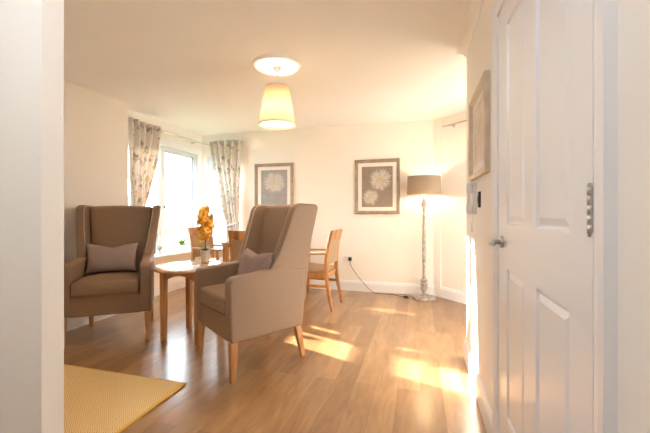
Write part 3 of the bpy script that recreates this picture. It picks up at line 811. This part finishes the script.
m = MB(); m.tube(catmull([relc(p) for p in [(-.158, 4.744, .010), (-.145, 4.74, .006), (-.138, 4.74, .006)]]), .0042, 6); m.build('flex', M_BLACK, e)

# ------------------------------------------------------------------ pictures
def flower_print(mb, cx, cz, rad, n, seed, yoff, lim, squash=1.0):
    r_ = random.Random(seed)
    k = 0
    for layer, (a0, a1, ln) in enumerate(((.55, 1.0, .50), (.30, .75, .45), (.05, .45, .38))):
        for i in range(n):
            a = r_.uniform(0, 2*PI); s = rad*r_.uniform(a0*.6, a0); l_ = rad*ln*r_.uniform(.7, 1.1); w = rad*r_.uniform(.012, .05); cv = r_.uniform(-.5, .5)
            mb.mi = r_.choice((2, 2, 1, 2, 1)) if layer < 2 else r_.choice((2, 3, 1, 3))
            prev = None; ang = a; x = cx+s*math.cos(a); z = cz+s*math.sin(a)*squash; k += 1
            y = yoff-.00004*(k % 17)-.0004*layer
            for q_ in range(6):
                t = q_/5; ww = w*math.sin(PI*(.1+.85*t)); nx, nz = -math.sin(ang), math.cos(ang)
                if not (lim[0] < x-abs(nx*ww) and x+abs(nx*ww) < lim[1] and lim[2] < z-abs(nz*ww) and z+abs(nz*ww) < lim[3]): break
                c = (mb.bm.verts.new((x-nx*ww/2, y, z-nz*ww/2)), mb.bm.verts.new((x+nx*ww/2, y, z+nz*ww/2)))
                if prev: f = mb.bm.faces.new((prev[0], prev[1], c[1], c[0])); f.material_index = mb.mi
                prev = c; x += math.cos(ang)*l_/5; z += math.sin(ang)*l_/5*squash; ang += cv/5
def picture(loc, rz, w, h, label, fr, bg, flowers, fw=.048, mount=.055, name='framed_picture', inks=None):
    e = empty(name, loc, rz, label, 'picture')
    # frame: moulded profile mitred round; local y negative is into the room
    m = MB(); prof = [(0, 0), (0, -.026), (.010, -.032), (.022, -.030), (.030, -.022), (fw-.008, -.020), (fw, -.012), (fw, 0)]
    cs = [(-w/2, -h/2), (w/2, -h/2), (w/2, h/2), (-w/2, h/2)]; rings = []
    for (x, z) in cs: rings.append([m.bm.verts.new((x-math.copysign(u, x), y, z-math.copysign(u, z))) for u, y in prof])
    for i in range(4):
        a, b = rings[i], rings[(i+1) % 4]
        for j in range(len(prof)): m.bm.faces.new((a[j], a[(j+1) % len(prof)], b[(j+1) % len(prof)], b[j]))
    m.build('frame', fr, e)
    iw, ih = w/2-fw+.002, h/2-fw+.002
    m = MB(); pw, ph = iw-mount, ih-mount
    m.bb(-iw, iw, -.008, -.004, ph, ih); m.bb(-iw, iw, -.008, -.004, -ih, -ph); m.bb(-iw, -pw, -.008, -.004, -ph, ph); m.bb(pw, iw, -.008, -.004, -ph, ph)
    m.build('mount', M_MAT, e)
    m = MB(); m.bb(-pw, pw, -.004, -.001, -ph, ph)
    for (fx, fz, rad, n, sd, sq) in flowers: flower_print(m, fx*pw, fz*ph, rad, n, sd, -.0045, (-pw, pw, -ph, ph), sq)
    m.build('print', inks or [bg, M_INK1, M_INK2, M_INK3], e)
    return e
pz = (1.905+1.12)/2
picture((-.595, YB-.001, pz), 0, .645, .785, 'framed print of two pale flower heads next to the floor lamp', M_FRAME, M_INK, [(.22, .36, .165, 230, 1, 1), (-.42, -.50, .125, 190, 2, 1)])
picture((-2.195, YB-.001, pz), 0, .645, .785, 'framed print of one wide pale bloom near the window curtain', M_FRAME, M_INKB, [(.0, .34, .20, 260, 5, .85)])
picture((XR-.001, 2.235, 1.623), -PI/2, .58, .525, 'framed print on the right wall, seen almost edge-on beside the white door', M_FRAME2, M_INKY, [(.1, .1, .12, 26, 8, 1), (-.5, -.4, .09, 20, 9, 1)], fw=.04, mount=.045,
        inks=[M_INKY, M_INKG, M_INK2, M_INKG])

# ------------------------------------------------------------------ intercom and wall switch
e = empty('door_entry_phone', (XR, 2.44, 1.235), 0, 'white door entry handset with coiled cord on the right wall', 'phone')
m = MB(); m.bb(-.022, 0, -.045, .045, -.10, .10); m.build('wall_unit', M_PVC, e, bevel=.006)
m = MB(); m.prism([(-.030, -.105), (-.022, -.045), (-.036, -.035), (-.036, .035), (-.022, .045), (-.030, .105), (-.056, .100), (-.060, .06), (-.054, 0), (-.060, -.06), (-.056, -.10)], -.035, .005, 'y'); m.build('handset', M_PVC, e, bevel=.005)
m = MB(); pts = []
for i in range(150):
    t = i/149; a = t*PI; y = -.030+.040*(1-math.cos(a))/2; z = -.10-.115*math.sin(a); ph = i*1.1
    pts.append((-.025+.004*math.cos(ph), y+.004*math.sin(ph), z))
m.tube(pts, .0018, 5); m.build('coiled_cord', M_PVC, e)
e = empty('wall_switch', (XR, 2.25, 1.225), 0, 'slim black switch on the wall below the edge-on picture', 'switch')
m = MB(); m.bb(-.012, 0, -.022, .022, -.048, .048); m.build('plate', M_BLACK, e, bevel=.003)
m = MB(); m.bb(-.016, -.011, -.010, .010, -.02, .02); m.build('rocker', M_BLACK, e, bevel=.002)

# ------------------------------------------------------------------ pendant light
PX, PY = -1.19, 2.765
e = empty('pendant_light', (PX, PY, CH), 0, 'cream tapered pendant shade hanging from a round ceiling rose', 'lamp')
m = MB(); m.lathe([(0, -.022), (.05, -.022), (.06, -.014), (.10, -.012), (.12, -.018), (.15, -.018), (.165, -.012), (.185, -.022), (.200, -.022), (.210, -.010), (.212, .001), (0, .001)], 64, cap=False); m.build('ceiling_rose', M_CEIL, e)
m = MB(); m.lathe([(0, -.052), (.018, -.050), (.034, -.036), (.036, -.020), (0, -.020)], 24, cap=False); m.build('cup', M_METAL, e)
m = MB(); m.tube([(0, 0, -.05), (0, 0, -.27)], .0035, 8); m.build('cord', M_CORD, e)
m = MB(); m.lathe([(0, -.36), (.016, -.355), (.019, -.30), (.014, -.27), (0, -.262)], 20, cap=False); m.build('bulb_holder', M_CORD, e)
zt, zb_ = -.190, -.525
m = MB(); m.lathe([(.158, zb_), (.102, zt), (.099, zt), (.155, zb_), (.158, zb_)], 96, cap=False); m.build('lamp_shade', M_PSHADE, e)
m = MB(); m.lathe([(.160, zb_), (.161, zb_+.012), (.1575, zb_+.012), (.1565, zb_)], 64, cap=False); m.build('shade_trim', M_CORD, e)
m = MB(); m.lathe([(.104, zt-.010), (.1035, zt), (.1, zt), (.1, zt-.01)], 64, cap=False); m.build('shade_trim', M_CORD, e)
m = MB()
for k in range(3): a = 2*PI*k/3; m.tube([(.014*math.cos(a), .014*math.sin(a), -.30), (.1*math.cos(a), .1*math.sin(a), zt-.006)], .0015, 5)
m.build('shade_carrier', M_METAL, e)
m = MB(); m.lathe([(0, -.445), (.02, -.438), (.032, -.41), (.028, -.375), (.014, -.355), (0, -.352)], 20, cap=False); m.build('bulb', M_BULB, e)

# ------------------------------------------------------------------ rug
e = empty('rug', (-2.33, 1.51, 0), 0, 'mustard yellow woven rug on the wooden floor', 'rug')
RW, RL = .82, .455
m = MB(); m.bb(-RW, RW, -RL, RL, .001, .010); bmesh.ops.subdivide_edges(m.bm, edges=m.bm.edges[:], cuts=10, use_grid_fill=True)
for v in m.bm.verts:
    if v.co.z > .005: v.co.z += .0012*math.sin(v.co.x*9+v.co.y*6)
m.build('weave', M_RUG, e)
m = MB(); m.tube([(RW, -RL, .0075), (RW+.001, 0, .0075), (RW, RL, .0075)], .0075, 8); m.build('binding', M_RUGE, e)
m = MB(); r_ = random.Random(2); x = -RW
while x < RW:
    m.tube([(x, RL-.002, .007), (x+r_.uniform(-.003, .003), RL+.010, .006), (x+r_.uniform(-.006, .006), RL+.022, .0025)], .0019, 4); x += .011
fr_ = m.build('fringe', M_RUGE, e); fr_['kind'] = 'stuff'

# ------------------------------------------------------------------ outdoors (seen pale through the glass)
m = MB(); m.bb(-60, -3.8, -10, 60, -3.2, -3.0); m.bb(-3.8, 30, 5.4, 60, -3.2, -3.0); struct(m.build('ground', M_LAWN))
rnd = random.Random(11)
def bush(name, c, r, label, group):
    m = MB(); bmesh.ops.create_icosphere(m.bm, subdivisions=4, radius=1)
    for v in m.bm.verts:
        n = v.co.normalized(); k = 1+.10*math.sin(n.x*9+c[0])*math.sin(n.y*8+c[1])+.07*math.sin(n.z*13+n.x*7)+rnd.uniform(-.03, .03)
        v.co = Vector((n.x*r[0]*k, n.y*r[1]*k, n.z*r[2]*k))
    o = m.build(name, M_HEDGE, loc=c); setp(o, label, 'tree', group); return o
for c, r, lb in (((-17, 13.5, -1.9), (3.2, 3.2, 2.3), 'rounded green tree nearest outside the window'), ((-27, 21, -1.6), (5, 4, 2.9), 'wider green tree further off outside the window'),
                 ((-11, 27, -1.5), (4, 4, 2.6), 'far green tree seen past the right window post')):
    bush('tree', c, r, lb, 'trees outside the window')
def house(c, w, dp, h, label):
    e = empty('house', c, R(25), label, 'building')
    m = MB(); m.bb(-w/2, w/2, -dp/2, dp/2, 0, h); m.build('walls', M_HOUSE, e)
    m = MB(); m.prism([(-dp/2-.3, h), (dp/2+.3, h), (0, h+2.0)], -w/2-.2, w/2+.2, 'x'); m.build('roof', M_ROOF, e)
house((-42, 33, -3), 14, 8, 4.0, 'pale rendered house far off beyond the garden')

# ------------------------------------------------------------------ light
w = bpy.data.worlds.new('World'); scn.world = w; w.use_nodes = True
N, L = w.node_tree.nodes, w.node_tree.links
bg = N['Background']
tc = N.new('ShaderNodeTexCoord'); sp = N.new('ShaderNodeSeparateXYZ'); L.new(tc.outputs['Generated'], sp.inputs[0])
rp = N.new('ShaderNodeValToRGB'); e_ = rp.color_ramp.elements
e_[0].position = .45; e_[0].color = (.76, .87, 1.0, 1); e_[1].position = .75; e_[1].color = (.80, .90, 1, 1)
mr = N.new('ShaderNodeMapRange'); mr.inputs['From Min'].default_value = -1; L.new(sp.outputs['Z'], mr.inputs['Value']); L.new(mr.outputs[0], rp.inputs['Fac'])
L.new(rp.outputs[0], bg.inputs['Color']); bg.inputs['Strength'].default_value = 5.6

def light(name, kind, loc, energy, col, size=None, size_y=None, rot=None, portal=False):
    l = bpy.data.lights.new(name, kind); l.energy = energy; l.color = col
    o = bpy.data.objects.new(name, l); COL.objects.link(o); o.location = loc
    if rot: o.rotation_euler = rot
    if kind == 'AREA':
        l.size = size
        if size_y: l.shape = 'RECTANGLE'; l.size_y = size_y
        if portal: l.cycles.is_portal = True
    elif kind == 'POINT': l.shadow_soft_size = size or .05
    return o
el = R(14.5); sd = Vector((.93, -.335, 0)).normalized(); sdir = Vector((sd.x*math.cos(el), sd.y*math.cos(el), -math.sin(el)))
s = light('sun', 'SUN', (-8, 8, 5), 34, (1.0, .90, .77)); s.rotation_euler = sdir.to_track_quat('-Z', 'Y').to_euler(); s.data.angle = R(.9)
# daylight portals in the three window openings
def portal(loc, d, sx, sy):
    o = light('daylight_portal', 'AREA', loc, 1, (1, 1, 1), sx, sy, portal=True); o.rotation_euler = Vector(d).to_track_quat('-Z', 'Y').to_euler(); return o
portal((XL-.16, (W1[0]+W1[1])/2, 1.335), (1, 0, 0), 1.46, 1.53)
portal(((W2[0]+W2[1])/2, YB+.16, 1.335), (0, -1, 0), .62, 1.53)
pm = A0+AD*1.235; portal((pm.x+.14, pm.y+.14, 1.275), (-1, -1, 0), 1.23, 1.05)
# added fill lights out of view, in the hall and round the corner
light('hall_fill_light', 'POINT', (-.75, .25, 2.25), 8.5, (.86, .93, 1.0), .12)
light('kitchen_fill_light', 'POINT', (1.05, 3.45, 1.95), 6, (1.0, .93, .84), .15)

# ------------------------------------------------------------------ camera
cam = bpy.data.cameras.new('camera'); co = bpy.data.objects.new('camera', cam); COL.objects.link(co)
co.location = (0, 0, 1.15); co.rotation_euler = (PI/2, 0, R(15.4))
cam.sensor_width = 36; cam.lens = 345/650*36; cam.shift_y = -4.5/650; cam.clip_start = .02
scn.camera = co
scn.view_settings.view_transform = 'Standard'; scn.view_settings.look = 'None'; scn.view_settings.gamma = 1
scn.view_settings.use_curve_mapping = False
scn.view_settings.exposure = 1.28
scn.cycles.use_denoising = True
scn.cycles.max_bounces = 10; scn.cycles.diffuse_bounces = 6; scn.cycles.sample_clamp_indirect = 8
scn.cycles.caustics_reflective = False; scn.cycles.caustics_refractive = False
